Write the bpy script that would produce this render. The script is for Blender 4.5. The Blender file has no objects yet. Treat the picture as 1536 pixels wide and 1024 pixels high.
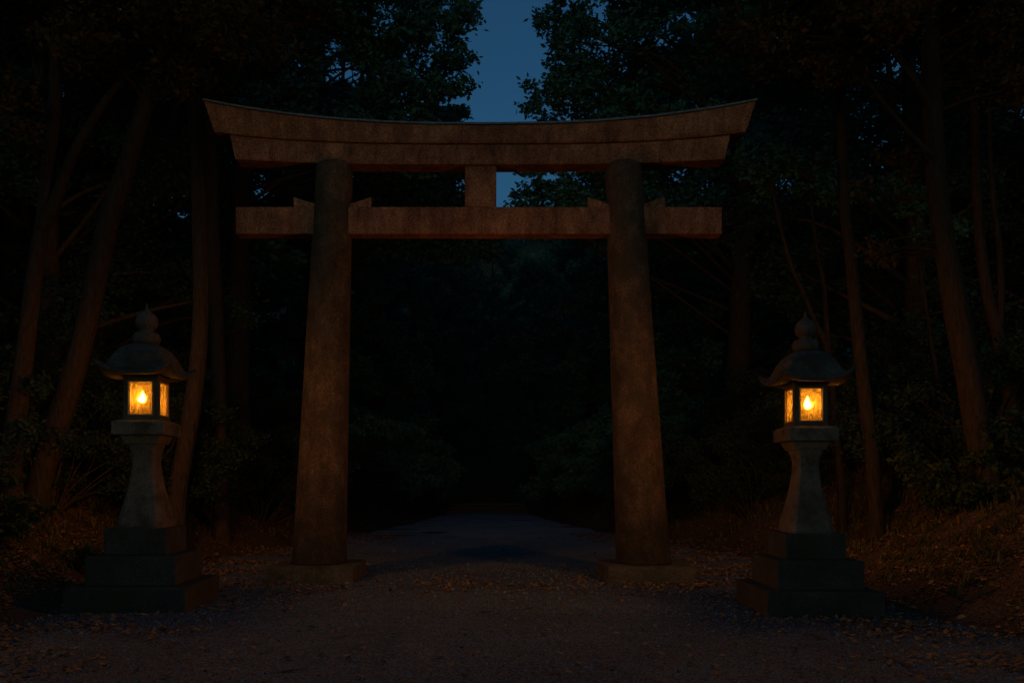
import bpy, bmesh, math, random
import numpy as np
from mathutils import Vector, Matrix, noise as mn

R = math.radians
random.seed(7)
rng = np.random.default_rng(7)
sc = bpy.context.scene
COL = sc.collection

# ------------------------------------------------------------------ camera
F = 1195.0 / 1536.0 * 36.0                     # focal length in mm, 36 mm sensor
EYE = 1.5
cam_d = bpy.data.cameras.new('camera')
cam = bpy.data.objects.new('camera', cam_d)
COL.objects.link(cam)
cam.location = (0, 0, EYE)
cam.rotation_euler = (R(90), 0, 0)
cam_d.lens = F
cam_d.sensor_width = 36
cam_d.shift_x = (768 - 735) / 1536.0
cam_d.shift_y = (725 - 512) / 1536.0
cam_d.clip_end = 3000
cam_d.clip_start = 0.05
sc.camera = cam

# ------------------------------------------------------------------ sky, sun
SUN_EL, SUN_ROT = 3.0, 188.0
w = bpy.data.worlds.new('World')
sc.world = w
w.use_nodes = True
nt = w.node_tree
nt.nodes.clear()
sky = nt.nodes.new('ShaderNodeTexSky')
sky.sky_type = 'NISHITA'
sky.sun_disc = False
sky.sun_elevation = R(SUN_EL)
sky.sun_rotation = R(SUN_ROT)
sky.ozone_density = 3.0
tint = nt.nodes.new('ShaderNodeMix')
tint.data_type = 'RGBA'
tint.blend_type = 'MULTIPLY'
tint.inputs[0].default_value = 1.0
tint.inputs[7].default_value = (0.90, 1.56, 1.78, 1)
bg = nt.nodes.new('ShaderNodeBackground')
bg.inputs[1].default_value = 0.05
wo = nt.nodes.new('ShaderNodeOutputWorld')
nt.links.new(sky.outputs[0], tint.inputs[6])
nt.links.new(tint.outputs[2], bg.inputs[0])
nt.links.new(bg.outputs[0], wo.inputs[0])

sun_d = bpy.data.lights.new('sun', 'SUN')
sun_d.energy = 0.02
sun_d.angle = R(12)
sun_d.color = (1.0, 0.50, 0.24)
sun = bpy.data.objects.new('sun', sun_d)
COL.objects.link(sun)
sun.rotation_euler = (R(90 - SUN_EL - 6), 0, R(8))     # from behind the viewer

sc.view_settings.view_transform = 'Standard'
sc.view_settings.look = 'None'
sc.view_settings.gamma = 1
sc.view_settings.exposure = 0.0
sc.cycles.use_denoising = True
sc.cycles.max_bounces = 6
sc.cycles.transparent_max_bounces = 12
sc.cycles.sample_clamp_indirect = 2.0
LAMP_POWER = 1500.0
LAMP_SMOOTH = 30.0

# ------------------------------------------------------------------ helpers
def px(x, y, Y):
    """rough sketching aid: a place at depth Y seen in that direction"""
    s = 1195.0 / Y
    return Vector(((x - 735) / s, Y, EYE + (725 - y) / s))

def tag(o, label=None, cat=None, group=None, kind=None):
    if label: o['label'] = label
    if cat: o['category'] = cat
    if group: o['group'] = group
    if kind: o['kind'] = kind
    return o

def empty(name, loc, rz=0.0, label=None, cat=None, group=None):
    o = bpy.data.objects.new(name, None)
    COL.objects.link(o)
    o.empty_display_size = 0.2
    o.location = loc
    o.rotation_euler = (0, 0, rz)
    return tag(o, label, cat, group)

def link(name, me, parent=None, mat=None, smooth=False):
    if mat is not None:
        me.materials.append(mat)
    if smooth:
        me.polygons.foreach_set('use_smooth', [True] * len(me.polygons))
    o = bpy.data.objects.new(name, me)
    COL.objects.link(o)
    if parent: o.parent = parent
    return o

def bobj(name, bm, mat, parent=None, smooth=False, recalc=True):
    if recalc:
        bmesh.ops.recalc_face_normals(bm, faces=bm.faces)
    me = bpy.data.meshes.new(name)
    bm.to_mesh(me)
    bm.free()
    return link(name, me, parent, mat, smooth)

def raw_mesh(name, verts, faces_n, nper):
    """fast mesh of n faces with nper corners each, vertices not shared"""
    me = bpy.data.meshes.new(name)
    nv = len(verts)
    me.vertices.add(nv)
    me.vertices.foreach_set('co', np.asarray(verts, dtype=np.float32).ravel())
    me.loops.add(nv)
    me.loops.foreach_set('vertex_index', np.arange(nv, dtype=np.int32))
    me.polygons.add(faces_n)
    me.polygons.foreach_set('loop_start', np.arange(0, nv, nper, dtype=np.int32))
    try:
        me.polygons.foreach_set('loop_total', np.full(faces_n, nper, dtype=np.int32))
    except Exception:
        pass
    me.update(calc_edges=True)
    return me

def box(bm, x0, x1, y0, y1, z0, z1, bevel=0.0):
    vs = [bm.verts.new(p) for p in ((x0,y0,z0),(x1,y0,z0),(x1,y1,z0),(x0,y1,z0),(x0,y0,z1),(x1,y0,z1),(x1,y1,z1),(x0,y1,z1))]
    fs = [bm.faces.new([vs[i] for i in f]) for f in ((0,3,2,1),(4,5,6,7),(0,1,5,4),(1,2,6,5),(2,3,7,6),(3,0,4,7))]
    if bevel:
        es = list({e for f in fs for e in f.edges})
        bmesh.ops.bevel(bm, geom=es, offset=bevel, segments=2, affect='EDGES', profile=0.6)

def loft(bm, rings, cap=True):
    vr = [[bm.verts.new(p) for p in r] for r in rings]
    n = len(vr[0])
    for a, b in zip(vr[:-1], vr[1:]):
        for i in range(n):
            j = (i + 1) % n
            bm.faces.new((a[i], a[j], b[j], b[i]))
    if cap:
        bm.faces.new(list(reversed(vr[0])))
        bm.faces.new(vr[-1])

def lathe(bm, prof, n=24):
    loft(bm, [[(r * math.cos(2*math.pi*i/n), r * math.sin(2*math.pi*i/n), z) for i in range(n)] for r, z in prof])

def tube(bm, pts, rads, n=10, wob=0.0, seed=0):
    """tapered limb through the points"""
    pts = [Vector(p) for p in pts]
    rings = []
    prev = None
    for k, p in enumerate(pts):
        t = (pts[min(k+1, len(pts)-1)] - pts[max(k-1, 0)]).normalized()
        u = (prev - t * prev.dot(t)) if prev is not None else t.cross(Vector((0.13, 0.97, 0.2)))
        u.normalize()
        prev = u
        v = t.cross(u)
        ring = []
        for i in range(n):
            a = 2 * math.pi * i / n
            r = rads[k]
            if wob:
                r *= 1 + wob * mn.noise(Vector((math.cos(a)*1.3 + seed, math.sin(a)*1.3, p.z * 0.9 + seed)))
            ring.append(p + (u * math.cos(a) + v * math.sin(a)) * r)
        rings.append(ring)
    loft(bm, rings)

def smooth_path(pts, rads, m=6):
    """Catmull-Rom resample"""
    P = [Vector(p) for p in pts]
    P = [P[0]*2 - P[1]] + P + [P[-1]*2 - P[-2]]
    rr = [rads[0]] + list(rads) + [rads[-1]]
    op, orr = [], []
    for k in range(1, len(P)-2):
        for s in range(m):
            t = s / m
            a, b, c, d = P[k-1], P[k], P[k+1], P[k+2]
            op.append(0.5 * ((2*b) + (c-a)*t + (2*a-5*b+4*c-d)*t*t + (3*b-a-3*c+d)*t**3))
            orr.append(rr[k] + (rr[k+1]-rr[k]) * t)
    op.append(P[-2]); orr.append(rads[-1])
    return op, orr

# ------------------------------------------------------------------ materials
def mat_new(name):
    m = bpy.data.materials.new(name)
    m.use_nodes = True
    n = m.node_tree
    b = n.nodes['Principled BSDF']
    return m, n, b

def noise_node(n, scale, detail=6, rough=0.6, vec=None):
    t = n.nodes.new('ShaderNodeTexNoise')
    t.inputs['Scale'].default_value = scale
    t.inputs['Detail'].default_value = detail
    t.inputs['Roughness'].default_value = rough
    t.noise_dimensions = '4D'
    oi = n.nodes.new('ShaderNodeObjectInfo')
    wm = n.nodes.new('ShaderNodeMath'); wm.operation = 'MULTIPLY'; wm.inputs[1].default_value = 37.0
    n.links.new(oi.outputs['Random'], wm.inputs[0])
    n.links.new(wm.outputs[0], t.inputs['W'])
    if vec is not None:
        n.links.new(vec, t.inputs['Vector'])
    return t

def ramp(n, src, stops):
    r = n.nodes.new('ShaderNodeValToRGB')
    e = r.color_ramp.elements
    while len(e) < len(stops): e.new(0.5)
    for el, (p, c) in zip(e, stops):
        el.position = p
        el.color = (*c, 1)
    n.links.new(src, r.inputs[0])
    return r

def mul(n, a, b, fac=1.0, mode='MULTIPLY'):
    m = n.nodes.new('ShaderNodeMix')
    m.data_type = 'RGBA'
    m.blend_type = mode
    m.inputs[0].default_value = fac
    n.links.new(a, m.inputs[6])
    n.links.new(b, m.inputs[7])
    return m.outputs[2]

def bump(n, b, src, strength, dist, prev=None):
    u = n.nodes.new('ShaderNodeBump')
    u.inputs['Strength'].default_value = strength
    u.inputs['Distance'].default_value = dist
    n.links.new(src, u.inputs['Height'])
    if prev is not None: n.links.new(prev.outputs[0], u.inputs['Normal'])
    n.links.new(u.outputs[0], b.inputs['Normal'])
    return u

def stone(name, dark, light, moss=None, streak=False, grain=90, bs=0.5, rough=0.9):
    m, n, b = mat_new(name)
    tc = n.nodes.new('ShaderNodeTexCoord')
    obj = tc.outputs['Object']
    big = noise_node(n, 2.2, 8, 0.65, obj)
    c = ramp(n, big.outputs[0], [(0.3, dark), (0.72, light)]).outputs[0]
    fine = noise_node(n, grain, 3, 0.7, obj)
    c = mul(n, c, ramp(n, fine.outputs[0], [(0.36, (0.42,)*3), (0.62, (1.30,)*3)]).outputs[0])
    if streak:
        mp = n.nodes.new('ShaderNodeMapping')
        mp.inputs['Scale'].default_value = (3.5, 3.5, 1.1)
        n.links.new(obj, mp.inputs[0])
        st = noise_node(n, 1.6, 7, 0.7, mp.outputs[0])
        c = mul(n, c, ramp(n, st.outputs[0], [(0.36, (0.50, 0.46, 0.46)), (0.62, (1.12,)*3)]).outputs[0])
    if moss:
        ms = noise_node(n, 3.5, 9, 0.7, obj)
        r = ramp(n, ms.outputs[0], [(0.48, (0,)*3), (0.62, (1,)*3)])
        x = n.nodes.new('ShaderNodeMix'); x.data_type = 'RGBA'
        n.links.new(r.outputs[0], x.inputs[0]); n.links.new(c, x.inputs[6])
        x.inputs[7].default_value = (*moss, 1)
        c = x.outputs[2]
    n.links.new(c, b.inputs['Base Color'])
    b.inputs['Roughness'].default_value = rough
    b.inputs['Specular IOR Level'].default_value = 0.25
    u = bump(n, b, fine.outputs[0], bs, 0.006)
    mid = noise_node(n, 14, 8, 0.7, obj)
    bump(n, b, mid.outputs[0], bs * 0.9, 0.03, u)
    return m

M = {}
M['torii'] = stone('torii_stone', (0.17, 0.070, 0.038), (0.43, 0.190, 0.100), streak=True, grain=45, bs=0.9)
def damp_foot(m):
    n = m.node_tree; b = n.nodes['Principled BSDF']
    src = b.inputs['Base Color'].links[0].from_socket
    tc = n.nodes.new('ShaderNodeTexCoord'); sp_ = n.nodes.new('ShaderNodeSeparateXYZ')
    n.links.new(tc.outputs['Object'], sp_.inputs[0])
    nz = noise_node(n, 3.0, 6, 0.7, tc.outputs['Object'])
    mp = n.nodes.new('ShaderNodeMath'); mp.operation = 'MULTIPLY_ADD'
    mp.inputs[1].default_value = 2.4
    n.links.new(nz.outputs[0], mp.inputs[0]); n.links.new(sp_.outputs[2], mp.inputs[2])
    mr = n.nodes.new('ShaderNodeMapRange')
    mr.inputs['From Min'].default_value = 1.3; mr.inputs['From Max'].default_value = 3.2
    n.links.new(mp.outputs[0], mr.inputs['Value'])
    r = ramp(n, mr.outputs[0], [(0, (0.38, 0.42, 0.34)), (1, (1, 1, 1))])
    n.links.new(mul(n, src, r.outputs[0]), b.inputs['Base Color'])
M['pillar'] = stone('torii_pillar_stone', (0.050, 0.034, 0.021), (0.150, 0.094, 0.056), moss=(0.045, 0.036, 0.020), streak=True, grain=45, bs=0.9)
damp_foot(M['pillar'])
M['slab'] = stone('torii_slab_stone', (0.05, 0.045, 0.03), (0.11, 0.095, 0.06), moss=(0.03, 0.035, 0.018), grain=60)
M['granite'] = stone('lantern_granite', (0.072, 0.056, 0.040), (0.18, 0.138, 0.098), moss=(0.050, 0.040, 0.026), grain=110)
M['granite_d'] = stone('lantern_roof_granite', (0.042, 0.036, 0.031), (0.105, 0.088, 0.075), moss=(0.030, 0.030, 0.020), grain=90)
M['tier'] = stone('mossy_step_stone', (0.026, 0.024, 0.020), (0.068, 0.062, 0.050), moss=(0.028, 0.030, 0.014), grain=80)
M['box'] = stone('sooty_fire_box_stone', (0.05, 0.038, 0.025), (0.12, 0.09, 0.06), grain=110)
M['cap'] = stone('sky_rim_tone', (0.10, 0.12, 0.15), (0.20, 0.23, 0.27), grain=60)  # blue-grey tone painted in for sky light on the lintel's top edge
M['steps'] = stone('path_step_stone', (0.035, 0.038, 0.04), (0.07, 0.07, 0.07), grain=30)

def wood():
    m, n, b = mat_new('window_frame_wood')
    tc = n.nodes.new('ShaderNodeTexCoord')
    mp = n.nodes.new('ShaderNodeMapping'); mp.inputs['Scale'].default_value = (30, 30, 3)
    n.links.new(tc.outputs['Object'], mp.inputs[0])
    t = noise_node(n, 3, 6, 0.6, mp.outputs[0])
    c = ramp(n, t.outputs[0], [(0.3, (0.16, 0.09, 0.045)), (0.7, (0.36, 0.22, 0.11))])
    n.links.new(c.outputs[0], b.inputs['Base Color'])
    b.inputs['Roughness'].default_value = 0.6
    bump(n, b, t.outputs[0], 0.4, 0.004)
    return m
M['wood'] = wood()

def pane_mat():
    m = bpy.data.materials.new('frosted_pane')
    m.use_nodes = True
    n = m.node_tree
    n.nodes.clear()
    out = n.nodes.new('ShaderNodeOutputMaterial')
    tr = n.nodes.new('ShaderNodeBsdfTransparent')
    tr.inputs[0].default_value = (0.95, 0.78, 0.50, 1)
    tl = n.nodes.new('ShaderNodeBsdfTranslucent')
    tc = n.nodes.new('ShaderNodeTexCoord')
    a = noise_node(n, 42, 3, 0.7, tc.outputs['Object'])
    cr = ramp(n, a.outputs[0], [(0.35, (0.22, 0.13, 0.02)), (0.65, (0.70, 0.46, 0.10))])
    n.links.new(cr.outputs[0], tl.inputs[0])
    mx = n.nodes.new('ShaderNodeMixShader')
    f = ramp(n, a.outputs[0], [(0.38, (0.22,)*3), (0.64, (0.42,)*3)])
    n.links.new(f.outputs[0], mx.inputs[0])
    n.links.new(tr.outputs[0], mx.inputs[1])
    n.links.new(tl.outputs[0], mx.inputs[2])
    n.links.new(mx.outputs[0], out.inputs[0])
    return m
M['pane'] = pane_mat()

def flame_mat():
    m = bpy.data.materials.new('flame_glow')
    m.use_nodes = True
    n = m.node_tree
    n.nodes.clear()
    out = n.nodes.new('ShaderNodeOutputMaterial')
    e = n.nodes.new('ShaderNodeEmission')
    e.inputs[0].default_value = (1.0, 0.62, 0.22, 1)
    lw = n.nodes.new('ShaderNodeLayerWeight')
    lw.inputs[0].default_value = 0.5
    inv = n.nodes.new('ShaderNodeMath'); inv.operation = 'SUBTRACT'; inv.inputs[0].default_value = 1.0
    n.links.new(lw.outputs['Facing'], inv.inputs[1])
    pw = n.nodes.new('ShaderNodeMath'); pw.operation = 'POWER'; pw.inputs[1].default_value = 5.0
    n.links.new(inv.outputs[0], pw.inputs[0])
    ml = n.nodes.new('ShaderNodeMath'); ml.operation = 'MULTIPLY'; ml.inputs[1].default_value = 40.0
    n.links.new(pw.outputs[0], ml.inputs[0])
    n.links.new(ml.outputs[0], e.inputs[1])
    tr = n.nodes.new('ShaderNodeBsdfTransparent')
    ad = n.nodes.new('ShaderNodeAddShader')
    n.links.new(e.outputs[0], ad.inputs[0])
    n.links.new(tr.outputs[0], ad.inputs[1])
    n.links.new(ad.outputs[0], out.inputs[0])
    return m
M['flame'] = flame_mat()

def simple(name, c1, c2, scale, rough=0.8, bs=0.3, dist=0.01, coord='Object', trans=0.0):
    m, n, b = mat_new(name)
    tc = n.nodes.new('ShaderNodeTexCoord')
    t = noise_node(n, scale, 8, 0.65, tc.outputs[coord])
    c = ramp(n, t.outputs[0], [(0.32, c1), (0.68, c2)])
    n.links.new(c.outputs[0], b.inputs['Base Color'])
    b.inputs['Roughness'].default_value = rough
    b.inputs['Specular IOR Level'].default_value = 0.2
    if bs: bump(n, b, t.outputs[0], bs, dist)
    return m
M['iron'] = simple('dark_lamp_iron', (0.02, 0.017, 0.014), (0.04, 0.032, 0.025), 20)

def bark(name, c1, c2):
    m, n, b = mat_new(name)
    tc = n.nodes.new('ShaderNodeTexCoord')
    mp = n.nodes.new('ShaderNodeMapping'); mp.inputs['Scale'].default_value = (14, 14, 3.0)
    n.links.new(tc.outputs['Object'], mp.inputs[0])
    t = noise_node(n, 1.6, 9, 0.7, mp.outputs[0])
    v = n.nodes.new('ShaderNodeTexVoronoi'); v.inputs['Scale'].default_value = 2.2
    n.links.new(mp.outputs[0], v.inputs['Vector'])
    c = ramp(n, t.outputs[0], [(0.3, c1), (0.7, c2)]).outputs[0]
    n.links.new(c, b.inputs['Base Color'])
    b.inputs['Roughness'].default_value = 0.95
    b.inputs['Specular IOR Level'].default_value = 0.15
    u = bump(n, b, t.outputs[0], 0.9, 0.03)
    bump(n, b, v.outputs[0], 0.6, 0.02, u)
    return m
M['bark'] = bark('tree_bark', (0.012, 0.009, 0.007), (0.046, 0.032, 0.022))
M['bark_d'] = bark('dark_tree_bark', (0.02, 0.015, 0.012), (0.07, 0.05, 0.035))

def leafmat(name, cols, scale=9.0, tl=0.25):
    m = bpy.data.materials.new(name)
    m.use_nodes = True
    n = m.node_tree
    n.nodes.clear()
    out = n.nodes.new('ShaderNodeOutputMaterial')
    g = n.nodes.new('ShaderNodeNewGeometry')
    r = ramp(n, g.outputs['Random Per Island'], [(i / max(1, len(cols)-1), c) for i, c in enumerate(cols)])
    d = n.nodes.new('ShaderNodeBsdfDiffuse')
    t = n.nodes.new('ShaderNodeBsdfTranslucent')
    n.links.new(r.outputs[0], d.inputs[0])
    n.links.new(r.outputs[0], t.inputs[0])
    mx = n.nodes.new('ShaderNodeMixShader')
    mx.inputs[0].default_value = tl
    n.links.new(d.outputs[0], mx.inputs[1])
    n.links.new(t.outputs[0], mx.inputs[2])
    n.links.new(mx.outputs[0], out.inputs[0])
    return m
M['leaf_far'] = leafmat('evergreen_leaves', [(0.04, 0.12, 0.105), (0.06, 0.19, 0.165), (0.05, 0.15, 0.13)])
M['leaf_mid'] = leafmat('shaded_leaves', [(0.022, 0.05, 0.042), (0.035, 0.075, 0.06), (0.028, 0.06, 0.05)])
M['leaf_near'] = leafmat('broad_leaves', [(0.045, 0.038, 0.016), (0.075, 0.062, 0.022), (0.12, 0.06, 0.025)])
M['shrub'] = leafmat('shrub_leaves', [(0.02, 0.032, 0.012), (0.04, 0.06, 0.022), (0.055, 0.065, 0.022)])
M['under'] = leafmat('undergrowth_leaves', [(0.02, 0.035, 0.025), (0.035, 0.06, 0.04), (0.028, 0.048, 0.035)])
M['grass'] = leafmat('bank_grass_blades', [(0.05, 0.055, 0.02), (0.09, 0.10, 0.03), (0.16, 0.10, 0.045)])
M['litter'] = leafmat('fallen_leaves', [(0.09, 0.055, 0.028), (0.19, 0.12, 0.055), (0.27, 0.18, 0.09), (0.13, 0.075, 0.035)], tl=0.1)
M['pebble'] = leafmat('pebble_stone', [(0.03, 0.035, 0.04), (0.17, 0.20, 0.22), (0.08, 0.095, 0.105)], tl=0.0)
M['twig'] = simple('twig_bark', (0.05, 0.035, 0.025), (0.13, 0.09, 0.06), 12)

def ground_mat(name, cols, bs):
    m, n, b = mat_new(name)
    tc = n.nodes.new('ShaderNodeTexCoord')
    o = tc.outputs['Object']
    a = noise_node(n, 0.6, 8, 0.6, o)
    c = ramp(n, a.outputs[0], [(0.3, cols[0]), (0.7, cols[1])]).outputs[0]
    f = noise_node(n, 38, 6, 0.8, o)
    c = mul(n, c, ramp(n, f.outputs[0], [(0.40, (0.15,)*3), (0.60, (1.8,)*3)]).outputs[0])
    n.links.new(c, b.inputs['Base Color'])
    b.inputs['Roughness'].default_value = 0.95
    b.inputs['Specular IOR Level'].default_value = 0.15
    u = bump(n, b, f.outputs[0], bs, 0.02)
    v = n.nodes.new('ShaderNodeTexVoronoi'); v.inputs['Scale'].default_value = 45
    n.links.new(o, v.inputs['Vector'])
    bump(n, b, v.outputs[0], bs, 0.015, u)
    return m
M['path'] = ground_mat('path_gravel', [(0.048, 0.064, 0.076), (0.100, 0.130, 0.152)], 1.0)
# paler blue-grey painted in farther along, for sky light the canopy blocks
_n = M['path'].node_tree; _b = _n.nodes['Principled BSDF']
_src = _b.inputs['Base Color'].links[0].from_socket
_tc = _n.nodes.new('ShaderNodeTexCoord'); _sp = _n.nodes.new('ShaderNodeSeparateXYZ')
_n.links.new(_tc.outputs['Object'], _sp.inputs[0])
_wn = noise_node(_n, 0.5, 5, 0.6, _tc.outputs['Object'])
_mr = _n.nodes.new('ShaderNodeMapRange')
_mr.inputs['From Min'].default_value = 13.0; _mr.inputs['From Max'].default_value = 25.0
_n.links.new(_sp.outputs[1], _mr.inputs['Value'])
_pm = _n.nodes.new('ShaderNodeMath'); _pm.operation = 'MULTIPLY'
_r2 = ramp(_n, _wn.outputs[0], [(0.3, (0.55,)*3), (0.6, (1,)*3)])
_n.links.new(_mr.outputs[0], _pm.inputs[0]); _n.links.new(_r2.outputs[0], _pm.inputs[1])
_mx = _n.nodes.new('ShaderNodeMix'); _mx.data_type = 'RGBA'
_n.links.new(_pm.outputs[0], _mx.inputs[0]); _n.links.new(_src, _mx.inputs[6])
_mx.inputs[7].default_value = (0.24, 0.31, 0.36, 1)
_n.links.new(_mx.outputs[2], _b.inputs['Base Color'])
M['floor'] = ground_mat('forest_soil', [(0.05, 0.035, 0.02), (0.10, 0.065, 0.035)], 0.9)

# ------------------------------------------------------------------ ground
def edge(Y):
    """half width of the open gravel way at distance Y"""
    return float(np.interp(Y, [-30, 3, 9, 12, 16, 22, 30, 40, 80], [6.5, 6.2, 5.0, 5.1, 5.4, 4.2, 2.9, 2.1, 2.0]))

def climb(Y):
    return float(np.interp(Y, [0, 40.0, 43.2, 48, 75, 140], [0, 0, 0.46, 0.9, 4.2, 11]))

def gz(x, y):
    d = abs(x + 0.1) - edge(y) + 0.35 * mn.noise(Vector((x*0.4, y*0.35, 3.1)))
    h = 0.0
    if d > 0:
        h = 2.1 * (1 - math.exp(-(d / 2.7) ** 1.5)) + 0.06 * d
        h += 0.16 * min(1, d) * mn.noise(Vector((x*0.8, y*0.8, 0)))
    h += 0.018 * mn.noise(Vector((x*0.9, y*0.9, 9)))
    if abs(x) > 2.2 and y > 36:
        pass
    return h + climb(y)

def sheet(name, xs, ys, fn, mat, label=None, cat=None, kind='structure'):
    nx, ny = len(xs), len(ys)
    v = [fn(x, y, i, j) for j, y in enumerate(ys) for i, x in enumerate(xs)]
    f = [(j*nx+i, j*nx+i+1, (j+1)*nx+i+1, (j+1)*nx+i) for j in range(ny-1) for i in range(nx-1)]
    me = bpy.data.meshes.new(name)
    me.from_pydata(v, [], f)
    o = link(name, me, None, mat, True)
    return tag(o, label, cat, None, kind)

def spaced(a, b, fine0, fine1, df, dc):
    out = []
    x = a
    while x < b:
        out.append(x)
        x += df if fine0 <= x < fine1 else dc
    out.append(b)
    return out

xs = spaced(-110, 110, -14, 14, 0.16, 3.0)
ys = spaced(-40, 150, 3, 22, 0.16, 1.6)
sheet('ground', xs, ys, lambda x, y, i, j: (x, y, gz(x, y)), M['floor'])

# wooded hillside rising all round behind the forest
def hill_pt(a, r, i, j):
    t = max(0, min(1, (r-72)/38))
    z = 33 * (t*t*(3-2*t)) * (0.94 + 0.10*mn.noise(Vector((a*3, r*0.02, 0)))) + t*1.6*mn.noise(Vector((a*22, r*0.25, 2))) + t*1.2*mn.noise(Vector((a*70, r*0.7, 2)))
    return (r*math.cos(a), 6 + r*math.sin(a), z + (climb(r) if r < 95 else climb(95)) - 1.5*(1-t))
M['hill'] = ground_mat('wooded_hill_ground', [(0.03, 0.05, 0.03), (0.055, 0.085, 0.05)], 0.9)
sheet('hillside', [R(8 + 164*k/260) for k in range(261)], [70 + 1.2*k for k in range(45)], hill_pt, M['hill'])

# gravel path, an irregular ribbon lying on the ground
def path_pt(u, y, i, j):
    wv = edge(y) - 0.15 + 0.30 * mn.noise(Vector((y*0.7, 4.0 if u > 0 else 8.0, 0)))
    x = -0.1 + u * wv
    return (x, y, gz(x, y) + 0.006)
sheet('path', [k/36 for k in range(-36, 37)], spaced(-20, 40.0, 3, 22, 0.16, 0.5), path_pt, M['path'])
def path2(u, y, i, j):
    x = -0.1 + u * 1.7
    return (x, y, gz(x, y) + 0.03)
sheet('upper_path', [k/8 for k in range(-8, 9)], spaced(43.4, 90, 0, 0, 1, 0.8), path2, M['floor'])

# stone stair where the path starts to climb
st = empty('stone_stairway', (-0.1, 40, 0), 0, 'low stone steps at the far end of the path beyond the gate', 'steps')
for k in range(3):
    bm = bmesh.new()
    box(bm, -2.1 + 0.05*k, 2.1 - 0.05*k, k*1.1, k*1.1 + 1.13, -0.1, 0.16*(k+1) + 0.001*k, 0.03)
    bobj('step', bm, M['steps'], st)

# ------------------------------------------------------------------ torii gate
TX, TY = -0.155, 12.6
torii = empty('torii_gate', (TX, TY, 0), 0, 'large stone shrine gate with two pillars and an upswept double lintel across the path', 'gate')

def beam_sections(half_t, half_b, zt, zb, depth_t, depth_b, bev=0.03, n=48):
    """long beam with curved top and bottom; ends slant; u in [-1,1]"""
    bm = bmesh.new()
    rings = []
    for k in range(n+1):
        u = -1 + 2*k/n
        xt, xb = u*half_t, u*half_b
        a, b = zt(abs(xt)), zb(abs(xb))
        ft, fb = depth_t/2, depth_b/2
        e = bev
        xm = lambda s: xb + (xt-xb)*s
        j = 0.004*mn.noise(Vector((xt*3, a, 1)))
        rings.append([
            (xm(e), -fb+e*0.6, b), (xb+(xt-xb)*2*e, -fb, b+e), (xm(0.5), -(ft+fb)/2+j, (a+b)/2), (xm(1-2*e), -ft, a-e), (xt, -ft+e, a+j),
            (xt, 0, a + 0.03), (xt, ft-e, a-j), (xm(1-2*e), ft, a-e), (xm(0.5), (ft+fb)/2, (a+b)/2), (xb+(xt-xb)*2*e, fb, b+e), (xm(e), fb-e*0.6, b)])
    loft(bm, rings)
    return bm

kt = lambda x: 7.07 + 0.37 * (x/4.285)**2.4
kb = lambda x: 6.795 + 0.175 * (x/4.14)**3.0
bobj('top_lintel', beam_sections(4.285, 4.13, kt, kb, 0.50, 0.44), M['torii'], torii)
def sky_rim_beam():  # added strip along the lintel top, standing in for its sky-lit rim
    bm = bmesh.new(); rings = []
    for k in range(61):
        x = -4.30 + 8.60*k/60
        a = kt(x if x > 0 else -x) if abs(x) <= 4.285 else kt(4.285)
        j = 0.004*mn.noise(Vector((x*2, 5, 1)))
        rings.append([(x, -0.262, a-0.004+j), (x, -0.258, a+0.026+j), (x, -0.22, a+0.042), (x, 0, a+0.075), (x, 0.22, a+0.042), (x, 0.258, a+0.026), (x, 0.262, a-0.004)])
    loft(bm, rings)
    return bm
bobj('sky_rim_strip', sky_rim_beam(), M['cap'], torii)
sb = lambda x: 6.48 + 0.085 * (x/3.83)**3.0
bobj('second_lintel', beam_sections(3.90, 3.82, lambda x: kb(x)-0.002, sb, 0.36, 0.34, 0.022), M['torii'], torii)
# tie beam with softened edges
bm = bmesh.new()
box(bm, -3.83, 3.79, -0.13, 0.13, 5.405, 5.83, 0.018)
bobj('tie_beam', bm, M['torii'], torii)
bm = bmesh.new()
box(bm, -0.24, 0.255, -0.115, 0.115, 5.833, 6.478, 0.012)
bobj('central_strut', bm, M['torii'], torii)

for s, (xb_, xt_) in ((-1, (-2.555, -2.30)), (1, (2.59, 2.26))):
    bm = bmesh.new()
    rings = []
    n = 40
    zs = [0.245, 0.30, 0.42, 0.8, 1.4, 2.2, 3.0, 4.0, 5.0, 5.8, 6.3, 6.47, 6.515, 6.535]
    rr = [0.445, 0.432, 0.42, 0.41, 0.395, 0.378, 0.36, 0.338, 0.316, 0.298, 0.29, 0.285, 0.272, 0.245]
    for z, r in zip(zs, rr):
        t = z / 6.5
        cx = xb_ + (xt_-xb_)*t
        ring = []
        for i in range(n):
            a = 2*math.pi*i/n
            q = r * (1 + 0.012*mn.noise(Vector((math.cos(a)*2 + s*5, math.sin(a)*2, z*1.5))))
            ring.append((cx + q*math.cos(a), q*math.sin(a), z))
        rings.append(ring)
    loft(bm, rings)
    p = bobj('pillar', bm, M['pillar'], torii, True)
    bm = bmesh.new()
    box(bm, xb_-0.655, xb_+0.655, -0.64, 0.64, -0.12, 0.248, 0.012)
    bobj('pillar_base', bm, M['slab'], torii)
    # wedges driven in on both sides over the tie beam
    for t, wd in ((-1, 0.33), (1, 0.34)):
        r0 = 0.27
        cx = xb_ + (xt_-xb_)*5.9/6.5
        bm = bmesh.new()
        prof = [(cx+t*r0, 5.833), (cx+t*(r0+wd), 5.833), (cx+t*(r0+wd), 5.99), (cx+t*r0, 5.885)]
        loft(bm, [[(a, -0.10, b) for a, b in prof], [(a, 0.10, b) for a, b in prof]])
        bobj('wedge', bm, M['torii'], torii)

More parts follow.
